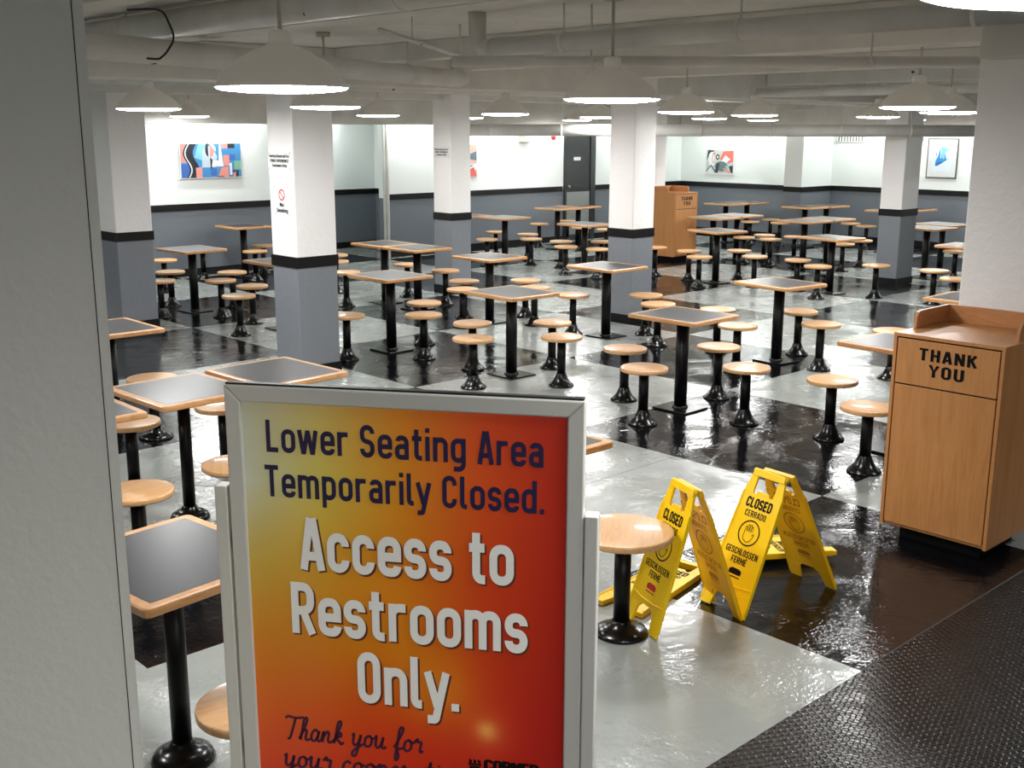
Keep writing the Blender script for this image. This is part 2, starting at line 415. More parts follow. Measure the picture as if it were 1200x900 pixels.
def wall(name, *b): return struct(MB().box(*b).build(name, 'wall_paint'))
wall('wall_left', X0,15.3,0, 9.4,15.42,CZ)
wall('wall_left_recess_side', 9.28,15.42,0, 9.4,17.1,CZ)
wall('wall_recess_back', 9.28,17.1,0, 12.65,17.2,CZ)
wall('wall_recess_right', 12.53,15.42,0, 12.65,17.1,CZ)
wall('wall_back_left', 11.38,15.3,0, 19.42,15.42,CZ)
wall('wall_right_far', 19.3,12.45,0, 19.42,15.3,CZ)
wall('wall_right_pilaster', 18.9,12.06,0, 20.07,12.45,CZ)
wall('wall_right', 19.95,Y0,0, 20.07,12.06,CZ)
wall('wall_near', X0,Y0-.12,0, XE,Y0,CZ)
wall('wall_side', X0-.12,Y0,0, X0,15.42,CZ)
tr = 0
def trim(name, *b, m='chair_rail'):
    return struct(MB().box(*b).build(name, m, bevel=0))
RZ0, RZ1 = .965, 1.06
segs = [(X0,15.28,9.4,15.3),(9.4,17.08,12.53,17.1),(12.51,15.42,12.53,17.08),(11.38,15.28,15.66,15.3),(16.6,15.28,19.28,15.3)]
for k, (a,b,c,d) in enumerate(segs): trim('trim_%d' % (k+1), a,b,RZ0,c,d,RZ1)
trim('trim_6', 19.28,12.45,RZ0, 19.3,15.28,RZ1); trim('trim_7', 18.88,12.04,RZ0, 18.9,12.45,RZ1)
trim('trim_8', 18.9,12.04,RZ0, 19.93,12.06,RZ1); trim('trim_9', 19.93,-3.5,RZ0, 19.95,12.04,RZ1)
for n_, (a,b,c,d) in dict(left=(X0,15.285,9.4,15.3), recess=(9.4,17.085,12.53,17.1), back_left=(11.38,15.285,15.66,15.3), back=(16.6,15.285,19.285,15.3),
        right_far=(19.285,12.45,19.3,15.285), right=(19.935,-3.5,19.95,12.06)).items():
    trim('baseboard_'+n_, a,b,0,c,d,.11)

# pillars
PIL = [(5.05,11.5,5.46,11.92,'painted pillar at far left beside the white door jamb'),
       (5.2,8.24,5.61,8.64,'painted pillar carrying two signs, left of centre'),
       (9.5,11.3,9.84,11.66,'slim painted pillar with one small sign'),
       (9.44,8.13,9.8,8.49,'painted pillar in the middle of the room'),
       (14.6,7.7,15.05,8.03,'painted pillar at right behind the tables'),
       (6.05,2.29,6.58,2.81,'big white pillar behind the near waste bin'),
       (14.9,12.46,15.3,12.86,'white pillar behind the far waste bin')]
for a,b,c,d,lab in PIL:
    p = empty('pillar', (a,b,0)); tag(p, lab, 'pillar', None)
    MB().box(0,0,0,c-a,d-b,CZ-.001).build('shaft', 'pillar_paint', p, bevel=.012)
    e = .008
    MB().box(-e,-e,RZ0,c-a+e,d-b+e,RZ1).build('rail_band', 'chair_rail', p)
    MB().box(-e,-e,0,c-a+e,d-b+e,.1).build('base_band', 'chair_rail', p)

# ceiling girders, joists, soffits
k = 0
def beam(*b):
    global k; k += 1
    struct(MB().box(*b).build('ceiling_beam', 'ceiling_paint', bevel=.01))
beam(X0,8.17,2.5, 19.9,8.57,CZ); beam(X0,11.42,2.5, 18.8,11.78,CZ)
beam(5.9,2.35,2.5, 19.9,2.75,CZ)
beam(X0,14.4,2.2, 18.1,14.72,CZ)
beam(18.1,-3,2.18, 18.42,14.72,CZ)
for x in [.9,2.1,3.3,5.6,6.9,9.2,11.9,14.2,15.6,17.2]:
    for y0, y1 in ((X0,8.16),(8.58,11.41),(11.79,14.39)):
        struct(MB().box(x,y0 if x < 5.8 or y0 > 0 else 2.76,2.66,x+.16,y1,CZ).build('ceiling_joist', 'ceiling_paint', bevel=.008))

# door in back-left wall
d = empty('door_1', (15.69,15.28,0)); struct(d)
MB().box(0,-.03,0,.05,.02,2.15).box(.72,-.03,0,.86,.02,2.15).box(.05,-.03,2.09,.72,.02,2.15).build('door_frame', 'door_black', d)
MB().box(.05,-.01,.01,.72,.02,2.09).build('door_leaf', 'door_black', d)
MB().box(.06,-.016,.12,.71,-.01,.945).build('kick_plate', 'kick_steel', d)
MB().lathe([(0.0,0),(.03,.0),(.035,.02),(.02,.045),(.012,.06)], 16).build('door_knob', 'screw', d, loc=(.09,-.07,1.05), rot=(-PI/2,0,0))
MB().box(.255,-.016,1.545,.44,-.01,1.61).build('door_plaque', 'sign_white', d)

# ------------------------------------------------------------------ stools
def rnd(R, z0, z1, e=.008, n=4):
    p = [(0.0001, z0)]
    for i in range(n+1): a = PI/2*i/n; p.append((R-e+e*math.sin(a), z0+e-e*math.cos(a)))
    for i in range(n+1): a = PI/2*i/n; p.append((R-e+e*math.cos(a), z1-e+e*math.sin(a)))
    p.append((.0001, z1)); return p
def make_stool(flat=False, H=.435, R=.176):
    s = empty('stool')
    MB().lathe(rnd(R, H-.03, H, .009), 48).build('seat', 'seat_wood', s)
    MB().cyl((0,0), .07, H-.042, H-.0305, 24).box(-.12,-.02,H-.04,.12,.02,H-.0305).build('seat_bracket', 'black_metal', s)
    if flat:
        MB().cyl((0,0), .036, .03, H-.042, 24).build('stem', 'black_post', s)
        MB().lathe([(.118,0),(.12,.006),(.112,.018),(.08,.032),(.05,.042),(.042,.06),(.038,.064)], 36).build('base', 'black_metal', s)
    else:
        MB().cyl((0,0), .037, .1, H-.042, 24).build('stem', 'black_post', s)
        MB().lathe([(.108,0),(.11,.004),(.106,.014),(.085,.03),(.062,.058),(.047,.09),(.04,.112)], 20).build('base', 'black_metal', s)
    bb = MB()
    for k in range(4):
        a = PI/4+PI/2*k; rr = .098 if flat else .09
        bb.lathe([(.009,0),(.009,.004),(.0001,.008)], 8, (rr*math.cos(a), rr*math.sin(a), .02 if not flat else .02))
    bb.build('base_bolts', 'screw', s)
    return s
SX, SY = .29, .325
def rrect(w, h, r, n=5):
    out = []
    for cx, cy, a0 in ((w-r,h-r,0),(-w+r,h-r,PI/2),(-w+r,-h+r,PI),(w-r,-h+r,1.5*PI)):
        for i in range(n+1): a = a0+PI/2*i/n; out.append((cx+r*math.cos(a), cy+r*math.sin(a)))
    return out
def make_table(dome=False):
    t = empty('table')
    MB().prism(rrect(SX,SY,.025), .718, .75).build('edge_band', 'edge_wood', t, bevel=.009, bseg=3)
    MB().prism(rrect(SX-.04,SY-.04,.006), .7498, .7508).build('laminate_top', 'laminate', t)
    MB().box(-.2,-.03,.706,.2,.03,.7178).box(-.03,-.22,.706,.03,.22,.7178).build('top_bracket', 'black_soft', t)
    if dome:
        MB().cyl((0,0), .034, .04, .706, 28).build('post', 'black_post', t)
        MB().lathe([(.108,0),(.11,.008),(.1,.028),(.075,.043),(.048,.052),(.042,.07),(.035,.075)], 36).build('base', 'black_metal', t)
    else:
        MB().cyl((0,0), .05, .02, .706, 28).build('post', 'black_post', t)
        MB().box(-.15,-.16,0,.15,.16,.014).build('base_plate', 'black_metal', t, bevel=.003)
        MB().lathe([(.064,.014),(.064,.024),(.051,.03)], 28).build('collar', 'black_metal', t)
    return t

TB = {  # name: x, y, rot, description
'A': (6.79,5.31,.02,'table behind the two standing yellow signs'),
'B': (6.65,7.10,-.02,'table centred above the poster'),
'C': (6.56,8.74,0,'table just right of the two-sign pillar'),
'D': (8.69,7.82,.01,"table at the middle pillar's left foot"),
'NL2': (2.76,5.59,.05,"table by the poster's top left corner"),
'N1': (1.56,3.33,.11,'nearest table, left of the poster'),
'NL3': (3.385,5.64,.05,"table touching the poster's top edge"),
'F': (8.91,5.85,-.12,'table between middle pillar and near bin'),
'G': (12.99,9.61,-.2,'single table front right of the far bin'),
'H': (13.28,7.95,-.13,'single table front left of the right pillar'),
'I': (6.3,12.28,.05,'table right of the leftmost pillar'),
'FL': (8.39,14.72,0,'table against the left wall below the blue painting'),
'BC2': (6.43,10.51,.03,"table poking out left of the two-sign pillar"),
'T2': (8.30,12.98,0,'table hidden behind the two-sign pillar'),
'C2a': (8.38,11.27,0,'left table of the pair before the recess'),
'C2b': (8.37,10.60,0,'right table of the pair before the recess'),
'E': (8.38,9.31,0,'single table right of the slim pillar'),
'P17a': (12.2,14.1,0,'rear table of the pair behind the slim pillar'),
'P17b': (12.4,13.4,0,'front table of the pair behind the slim pillar'),
'P19a': (14.56,14.33,0,'left table of the pair before the black door'),
'P19b': (15.21,14.43,0,'right table of the pair before the black door'),
'BC4': (12.43,11.65,0,'table cut off by the middle pillar'),
'R22a': (17.92,13.08,-.05,'left table of the pair under the red painting'),
'R22b': (18.54,13.03,-.05,'right table of the pair under the red painting'),
'R24a': (18.24,11.53,-.05,'left table of the pair under the wall vent'),
'R24b': (18.86,11.46,-.05,'right table of the pair under the wall vent'),
'R26a': (18.55,10.01,-.05,'left table of the pair behind the right pillar'),
'R26b': (19.23,9.92,-.05,'right table of the pair behind the right pillar'),
'M27a': (14.93,11.13,-.05,'left table of the pair beside the far bin'),
'M27b': (15.61,11.15,-.05,'right table of the pair beside the far bin'),
'M29a': (15.43,9.74,-.08,'left table of the pair left of the right pillar'),
'M29b': (16.10,9.73,-.08,'right table of the pair left of the right pillar'),
'M31a': (15.7,7.85,-.15,'left table of the pair beside the right pillar'),
'M31b': (16.45,7.98,-.15,'right table of the pair beside the right pillar'),
'Q33': (13.58,6.22,0,'table peeking out left of the big pillar'),
'Q34': (9.28,4.17,0,"table just above the near bin's tray"),
'Q35': (6.93,3.57,-.05,'table tucked behind the near waste bin'),
'S36': (3.42,3.59,0,"table corner at the poster's right edge"),
'S37': (3.28,7.74,0,'table in front of the leftmost pillar'),
'S38': (2.10,5.54,0,'table corner by the left jamb, above the jamb stool'),
}
T0 = make_table(); T1 = make_table(True); u0 = u1 = False
for n_, (x,y,rz,desc) in TB.items():
    if n_ in ('N1','NL2','NL3','S38','S36'):
        t = T1 if not u1 else copy_tree(T1); u1 = True
    else:
        t = T0 if not u0 else copy_tree(T0); u0 = True
    t.location = (x,y,0); t.rotation_euler = (0,0,rz)
    tag(t, 'dark-topped pedestal '+desc.replace('table','table with wood edge,',1) if False else 'square dark-topped wood-edged '+(desc if not desc.startswith(('left','right','rear','front','single','nearest')) else desc), 'table', 'square pedestal tables')

ST = [(6.78,14.02),(6.27,12.81),(5.8,12.12),(6.33,11.68),(6.81,12.27),(6.36,11.03),(5.87,10.46),(8.27,14.21),(8.76,14.81),(8.83,13.02),(8.4,12.38),(7.84,11.34),(5.97,8.65),(8.89,11.47),(8.85,10.65),(8.38,9.75),(7.92,9.24),(7.0,8.77),(6.53,8.19),(6.56,7.52),(6.07,6.95),(8.95,9.32),(8.6,8.81),(8.51,8.13),(7.12,7.06),(6.67,6.5),(12.9,14.17),(11.93,13.31),(13.0,13.49),(12.5,12.89),(14.61,14.85),(12.56,12.28),(12.05,11.68),(15.49,14.98),(14.64,13.81),(14.69,13.25),(13.03,11.85),(12.14,11.11),(9.07,7.6),(8.69,7.12),(6.67,5.79),(6.21,5.2),(8.85,6.5),(8.23,5.82),(7.29,5.33),(6.78,4.7),(12.95,10.7),(12.92,10.04),(12.43,9.48),(13.51,9.59),(13.05,9.0),(15.26,10.75),(15.83,10.75),(15.32,10.28),(17.99,12.55),(18.74,12.6),(18.16,12.0),(15.96,10.25),(13.11,8.35),(12.69,7.78),(19.05,11.04),(18.71,10.52),(16.21,9.19),(15.5,9.09),(13.34,7.32),(13.38,6.55),(12.79,6.0),(15.76,7.42),(9.34,5.9),(8.86,5.36),(6.87,4.04),(6.34,3.46),(9.0,4.73),(7.75,14.78),(3.39,7.31),(3.36,6.26),(2.75,6.27),(2.78,5.08),(2.2,5.0),(1.55,2.8)]
FLAT = {(3.39,7.31),(3.36,6.26),(2.75,6.27),(2.78,5.08),(2.2,5.0),(1.55,2.8)}
best = {}
for s in ST:
    n_ = min(TB, key=lambda q: (TB[q][0]-s[0])**2+(TB[q][1]-s[1])**2); best.setdefault(n_, []).append(s)
S0 = make_stool(); S1_ = make_stool(True); us = [False, False]
for n_, lst in best.items():
    tx, ty = TB[n_][0], TB[n_][1]; used = {}
    info = []
    for s in lst:
        v = Vector((s[0]-tx, s[1]-ty, 0)); lat = v.dot(LT); dep = v.dot(HD)
        w = ('front' if dep < 0 else 'rear')+' '+('left' if lat < 0 else 'right'); info.append((s, w, dep))
    for s, w, dep in info:
        same = sorted([q for q in info if q[1] == w], key=lambda q: q[2])
        word = w
        if len(same) > 1:
            idx = [q[0] for q in same].index(s); word = w+' '+(['nearer','farther','farthest'][idx])
        fl_ = s in FLAT; i_ = 1 if fl_ else 0; base = S1_ if fl_ else S0
        o = base if not us[i_] else copy_tree(base); us[i_] = True
        o.location = (s[0], s[1], 0); o.rotation_euler = (0,0,random.uniform(0, 6.28))
        tag(o, 'round wooden stool, %s at %s' % (word, TB[n_][3]), 'stool', 'round pedestal stools')
o = make_stool(True, .475, .215); o.location = (3.43,2.96,0); o.rotation_euler = (0,0,.6)
tag(o, 'round wooden stool standing between the poster and the left yellow sign', 'stool', 'round pedestal stools')

# ------------------------------------------------------------------ pendant lamps
LZ = 2.29
def make_lamp(R=.25):
    l = empty('pendant_lamp')
    prof = [(R,0),(R+.004,.003),(R*.98,.012),(R*.86,.055),(R*.66,.1),(R*.42,.135),(R*.26,.15),(.05,.156),(.045,.17),(.045,.2),(.03,.21),(.0001,.212)]
    inn = [(.0001,.15),(R*.26,.146),(R*.64,.095),(R*.84,.05),(R*.96,.01),(R-.003,0)]
    MB().lathe(prof, 48).lathe([(R-.003,0),(R,0)], 48).build('lamp_shade', 'lamp_shade', l)
    MB().lathe(inn[::-1], 48).build('shade_liner', 'lamp_inside', l)
    MB().lathe([(R*.98,.001),(R*.965,-.004),(R*.9,-.009),(R*.6,-.016),(.0001,-.02)], 48).build('light_diffuser', 'lamp_glow', l)
    MB().cyl((0,0), .008, .21, CZ-LZ, 10).build('suspension_rod', 'lamp_white', l)
    MB().lathe([(.05,CZ-LZ-.03),(.05,CZ-LZ)], 16, close=True).build('ceiling_cup', 'lamp_white', l)
    return l
LP = [(4.13,8.02,'above the leftmost pillar area, small near disc at left'),(2.35,3.78,'largest one, over the two-sign pillar'),(4.64,6.9,'just right of and behind the largest'),
 (7.16,13.79,'above the blue painting'),(8.06,10.9,'above the joined pair before the recess'),(14.18,13.9,'farthest, near the wall pipes'),
 (8.1,8.75,'centred between slim and middle pillars'),(10.54,12.2,'just right of the slim pillar top'),(4.42,3.97,'large one overlapping the middle pillar top'),
 (11.04,10.13,'small one left of the middle pillar top'),(14.33,13.66,'small one over the black door'),(8.1,6.39,'just right of the middle pillar top'),
 (13.27,10.04,'small one above the red painting'),(10.43,7.29,'second right of the middle pillar'),(16.12,11.1,'small one third right of middle pillar'),
 (7.37,3.83,'large one above the right pillar'),(12.58,7.03,'left of the right pillar top'),(16.9,8.9,'tiny one behind the right pillar top'),
 (9.7,4.74,'cut off by the big near pillar'),(17.5,7.6,'tiny one beside the blue abstract picture'),(1.67,.61,'cut off at the top right corner of the photo')]
LP[0] = (4.13,8.62,'in front of the leftmost pillar'); LP[5] = (13.2,15.0,'x')
LP = [q for q in LP if q[2] != 'x']
LP += [(1.6,8.3,'added out of frame left, nearer one'),(2.0,11.9,'added out of frame left, farther one'),(.3,5.4,'added unseen behind the white jamb wall'),(12.6,3.4,'added out of frame to the right, farther one'),(7.6,.9,'added out of frame to the right, nearer one')]  # unseen lamps added to brighten pillar sides and floor near the frame edges
L0 = make_lamp(); first = True
for x,y,w in LP:
    if 8.12 < y < 8.62 and abs(y-8.37) < .26: pass
    o = L0 if first else copy_tree(L0); first = False
    o.location = (x,y,LZ if y != .61 else 2.33); o.rotation_euler = (0,0,0)
    tag(o, 'white dome pendant lamp, '+w, 'lamp', 'dome pendant lamps')
for x,y,w in [(-1.5,-1.2,'added behind the camera by the side wall'),(1.6,-1.9,'added behind the camera on the right'),(.1,-1.0,'added as fill directly behind the camera')]:  # unseen fill lamps added to brighten the poster and near area
    o = copy_tree(L0); o.location = (x,y,LZ); tag(o, 'white dome pendant lamp, '+w, 'lamp', 'dome pendant lamps')

# fluorescent battens washing the walls
def make_tube():
    t = empty('wall_light')
    MB().box(-.62,-.04,.03,.62,.04,.075).build('batten', 'lamp_white', t)
    MB().tube([(-.6,0,.0),(.6,0,.0)], .019, 12).build('light_tube', 'tube_glow', t)
    MB().box(-.62,-.02,-.02,-.6,.02,.03).box(.6,-.02,-.02,.62,.02,.03).build('end_caps', 'lamp_white', t)
    MB().cyl((-.4,0), .006, .075, CZ-2.42, 8).cyl((.4,0), .006, .075, CZ-2.42, 8).build('hanger', 'lamp_white', t)
    return t
tb0 = make_tube(); first = True
TL = [(x,15.02,0,'left wall') for x in (4.2,6.4,8.3)]+[(10.9,16.7,0,'recess')]+[(x,15.02,0,'back wall') for x in (12.1,13.6,15.2,17.2)]
TL += [(19.02,y,PI/2,'right wall') for y in (14.0,13.0)]+[(19.6,y,PI/2,'right wall') for y in (11.2,9.6,8.0,5.9,3.6)]
for i,(x,y,rz,w) in enumerate(TL):
    o = tb0 if first else copy_tree(tb0); first = False
    o.location = (x,y,2.42); o.rotation_euler = (0,0,rz)
    tag(o, 'fluorescent batten hidden behind the ceiling beam washing the %s' % w, 'light', 'fluorescent battens along the '+w)

# ------------------------------------------------------------------ pipes
def pipe(name, a, b, r, label, rods=2, cat='pipe', elbow=None):
    e = empty(name, a); d = Vector(b)-Vector(a)
    pts = [Vector((0,0,0)), d]
    if elbow: pts = pts[:1]+[d*.5]+[d]+[d+Vector((0,0,r*.1))+d.normalized()*r*.7, d+d.normalized()*r+Vector((0,0,r*.9)), d+d.normalized()*r*1.1+Vector((0,0,CZ-b[2]))]
    MB().tube(pts, r, 24).build('pipe_run', 'pipe_paint', e)
    for i in range(rods):
        p = d*((i+.5)/rods); ax = d.normalized()
        MB().tube([p-ax*.012, p+ax*.012], r*1.06, 24).build('clamp', 'pipe_paint', e)
        MB().tube([p+Vector((0,0,r)), p+Vector((0,0,CZ-a[2]))], .006, 8).build('hanger_rod', 'pipe_paint', e)
    tag(e, label, cat); return e
pipe('drain_pipe', (1.5,5.39,2.55), (6.32,7.4,2.55), .07, 'thick white pipe sloping right across the ceiling at upper left', 3, elbow=True)
pipe('duct_pipe', (3.04,7.9,2.705), (3.1,0,2.705), .075, 'thick white pipe rising to the right above the sloping one', 3)
pipe('water_pipe', (4.5,4.98,2.6), (4.62,1.6,2.6), .05, 'white pipe with a fitting running up to the right edge', 3)
MB().tube([(4.5,4.96,2.6),(4.5,5.05,2.6),(4.5,5.1,2.64),(4.5,5.1,CZ)], .052, 20).build('riser', 'pipe_paint', bpy.data.objects['water_pipe']).matrix_parent_inverse = Matrix.Translation((-4.5,-4.98,-2.6))
pipe('sprinkler_pipe', (4.1,4.86,2.5), (7.4,1.7,2.5), .03, 'thin straight white pipe crossing above the right pillar', 3)
pipe('conduit', (3.35,4.5,2.6), (5.46,6.18,2.6), .012, 'thin white conduit slanting across the middle ceiling', 2)
pipe('long_duct', (9.95,11.72,2.125), (16.1,5.95,2.125), .078, 'long level white duct hanging before the far right wall', 9, 'duct')
pipe('cross_pipe', (2.0,9.6,2.56), (17.9,9.6,2.56), .055, 'white pipe crossing the room behind the first beam', 7)
pipe('branch_pipe', (11.6,4.4,2.56), (11.6,8.1,2.56), .05, 'short white pipe between beams at right', 2)
c = MB().tube(catmull([(2.93, 6.3, 2.79), (2.92, 5.9, 2.76), (2.9, 5.75, 2.68), (2.88, 5.67, 2.6), (2.85, 5.68, 2.54), (2.85, 5.75, 2.51), (2.84, 5.82, 2.5),(2.80,6.1,2.53)], 8), .006, 8).build('loose_cable', 'cable')
tag(c, 'thin dark cable looping down around the upper left pipes', 'cable')
for i,(dx,r) in enumerate(((11.36,.022),(11.42,.03))):
    o = MB().cyl((0,0), r, 0, 2.79, 16).build('wall_pipe', 'pipe_paint', loc=(dx,15.24-.01*i,0))
    tag(o, ['thinner left','thicker right'][i]+' vertical white pipe at the recess corner', 'pipe')

# ------------------------------------------------------------------ poster stand
PO = Vector((.90518,1.67703,1.72)); ex = Vector((.58731,-.80936,0)); PN = Vector((-.80936,-.58731,0)); ez = Vector((0,0,1))
ex.normalize(); PN.normalize(); W_ = .616; PH = .77; LAND = .45
MP = Matrix((ex, ez, PN)).transposed().to_4x4()         # local: x right, y up, z towards the viewer
ps = empty('poster_stand', (PO.x, PO.y, LAND)); ps.rotation_euler = (0,0,0)
MPl = MP.copy(); MPl.translation = Vector((0,0,PO.z-LAND))
tag(ps, 'silver framed floor poster about the closed lower seating area', 'sign')
fr = MB(); FWd = .029
fr.prism([(0,0),(FWd,-FWd),(W_-FWd,-FWd),(W_,0)][::-1], -.012, .006, 0, MPl)
fr.prism([(0,-PH),(FWd,-PH+FWd),(W_-FWd,-PH+FWd),(W_,-PH)], -.012, .006, 0, MPl)
fr.prism([(0,0),(0,-PH),(FWd,-PH+FWd),(FWd,-FWd)], -.012, .006, 0, MPl)
fr.prism([(W_,0),(W_-FWd,-FWd),(W_-FWd,-PH+FWd),(W_,-PH)], -.012, .006, 0, MPl)
fr.build('snap_frame', 'silver', ps, bevel=.003)
MB().prism([(.003,.0035),(W_-.003,.0035),(W_-.003,.0),(.003,.0)], -.010, .003, 0, MPl).build('frame_top_gap', 'black_soft', ps)
# print
grid = [[(206,208,184),(226,196,110),(236,142,36),(226,78,30),(188,40,24)],
        [(214,218,200),(226,206,90),(232,150,34),(226,84,28),(186,38,22)],
        [(208,176,74),(228,168,40),(226,128,20),(214,70,22),(180,34,20)],
        [(216,134,20),(220,132,18),(222,128,18),(206,62,22),(172,32,20)],
        [(224,100,24),(222,86,22),(216,66,22),(204,48,28),(168,28,20)],
        [(218,60,34),(216,52,30),(210,44,26),(196,40,26),(160,26,20)]]
def gcol(u, v):
    u = min(max(u,0),.9999)*4; v = min(max(v,0),.9999)*5; i = int(u); j = int(v); a = u-i; b = v-j
    c = [((1-a)*grid[j][i][k]+a*grid[j][i+1][k])*(1-b)+((1-a)*grid[j+1][i][k]+a*grid[j+1][i+1][k])*b for k in range(3)]
    for gx, gy, rr, gc, s in ((.755,.795,.028,(255,214,120),1.0),(.755,.795,.07,(235,120,50),.5),(.60,.70,.12,(238,168,24),.55),(.46,.44,.12,(240,150,30),.25),(.66,.71,.03,(230,110,50),.35)):
        w = s*math.exp(-(((u/4-gx))**2+((v/5-gy)*1.25)**2)/(rr*rr)); c = [c[k]*(1-w)+gc[k]*w for k in range(3)]
    return c
NX, NY = 60, 76; pu0, pu1, pv0, pv1 = .024, W_-.024, -.024, -PH+.024
me = bpy.data.meshes.new('poster_print'); vs = []; fs = []
for j in range(NY+1):
    for i in range(NX+1): vs.append(MPl @ Vector((pu0+(pu1-pu0)*i/NX, pv0+(pv1-pv0)*j/NY, .001)))
for j in range(NY):
    for i in range(NX): a = j*(NX+1)+i; fs.append((a, a+NX+1, a+NX+2, a+1))
me.from_pydata(vs, [], fs); me.materials.append(MATS['poster_print'])
ca = me.color_attributes.new('Col', 'FLOAT_COLOR', 'POINT')
for j in range(NY+1):
    for i in range(NX+1): ca.data[j*(NX+1)+i].color = (*lin(gcol(i/NX, j/NY)), 1)
o = bpy.data.objects.new('poster_print', me); COL.objects.link(o); o.parent = ps
MB().prism([(.01,-.01),(.01,-PH+.01),(W_-.01,-PH+.01),(W_-.01,-.01)], -.014, -.001, 0, MPl).build('backing_board', 'silver_dark', ps)
tx = MB()
put_text(tx, 'Lower Seating Area', .071, .5482, -.1154, .0565, MPl, .076, .115, .0016)
put_text(tx, 'Temporarily Closed.', .0654, .5503, -.1949, .0565, MPl, .076, .115, .0016)
tx.build('headline_lettering', 'ink_navy', ps)
tx = MB(); sh = MB()
for t_x, a, b_x, base, cap in (('Access to',.1255,.4985,-.3245,.0955),('Restrooms',.104,.522,-.445,.0955),('Only.',.2215,.403,-.5665,.0965)):
    put_text(tx, t_x, a, b_x, base, cap, MPl, .084, .1, .0022)
    put_text(sh, t_x, a+.0028, b_x+.0028, base-.0032, cap, MPl, .09, .1, .0014)
tx.build('large_lettering', 'ink_white', ps); sh.build('lettering_shadow', 'ink_shadow', ps)
tx = MB(); put_script(tx, 'Thank you for', .0775, .337, -.654, .046, MPl, .052, .0016)
put_script(tx, 'your cooperation', .075, .415, -.7095, .046, MPl, .052, .0016); tx.build('handwritten_lettering', 'ink_wine', ps)
tx = MB(); put_text(tx, 'CORNER', .4485, .544, -.673, .0195, MPl, .12, .07, .0016)
cx = .4194
tx.add([MPl @ Vector((x,y,.0016)) for x,y in ((cx,-.663),(cx+.0235,-.663),(cx+.0235,-.667),(cx,-.667))], [(3,2,1,0)])
for q in range(3):
    xa = cx+.0015+q*.0077
    tx.add([MPl @ Vector((x,y,.0016)) for x,y in ((xa,-.6625),(xa+.0052,-.6625),(xa+.0052,-.657),(xa,-.6545))], [(0,1,2,3)])
tx.add([MPl @ Vector((x,y,.0016)) for x,y in ((cx+.002,-.668),(cx+.0215,-.668),(cx+.0215,-.673),(cx+.002,-.673))], [(3,2,1,0)])
tx.build('crest_and_name', 'ink_black', ps)
for sgn, xa, topv in ((0,-.0265,-.181),(1,W_+.0015,-.1915)):
    MB().prism([(xa,topv),(xa+.0225,topv),(xa+.0225,-(1.72-LAND)+.02),(xa,-(1.72-LAND)+.02)], -.022, .008, 0, MPl).build('post', 'silver', ps, bevel=.002)
    MB().prism([(xa-.004,-(1.72-LAND)+.02),(xa+.0265,-(1.72-LAND)+.02),(xa+.0265,-(1.72-LAND)),(xa-.004,-(1.72-LAND))], -.2, .2, 0, MPl).build('foot', 'silver', ps, bevel=.003)
for yy in (-.3,-.7):
    MB().prism([(-.005,yy),(W_+.003,yy),(W_+.003,yy+.03),(-.005,yy+.03)], -.022, -.0145, 0, MPl).build('crossbar', 'silver_dark', ps)

# upper landing and steps under the camera, jamb at left
ML = Matrix((LT, HD, ez)).transposed().to_4x4()
def obox(mb, x0,y0,z0,x1,y1,z1, mi=0):
    return mb.prism([(x0,y0),(x1,y0),(x1,y1),(x0,y1)], z0, z1, mi, ML)
struct(obox(MB(), -2.4,-2.4,0, 2.3,2.32,LAND).build('floor_landing', 'floor_studs'))
struct(obox(MB(), -2.4,2.325,0, 2.3,2.58,.3).build('floor_step', 'floor_studs'))
struct(obox(MB(), -2.4,2.585,0, 2.3,2.78,.15).build('floor_step_lower', 'floor_studs'))
jm = MB().prism([(-2.4,1.5),(-.5655,1.5),(-.63,1.62),(-2.4,1.62)], LAND, CZ, 0, ML); struct(jm.build('wall_jamb', 'jamb_paint'))
struct(MB().prism([(-.5653,1.504),(-.563,1.504),(-.60,1.58),(-.62,1.60)], LAND, CZ, 0, ML).build('trim_10', 'chair_rail'))  # dark strip stands in for the shade in the jamb groove
struct(MB().prism([(-.5628,1.497),(-.5488,1.497),(-.566,1.54),(-.5805,1.54)], LAND, CZ, 0, ML).build('trim_11', 'jamb_paint'))

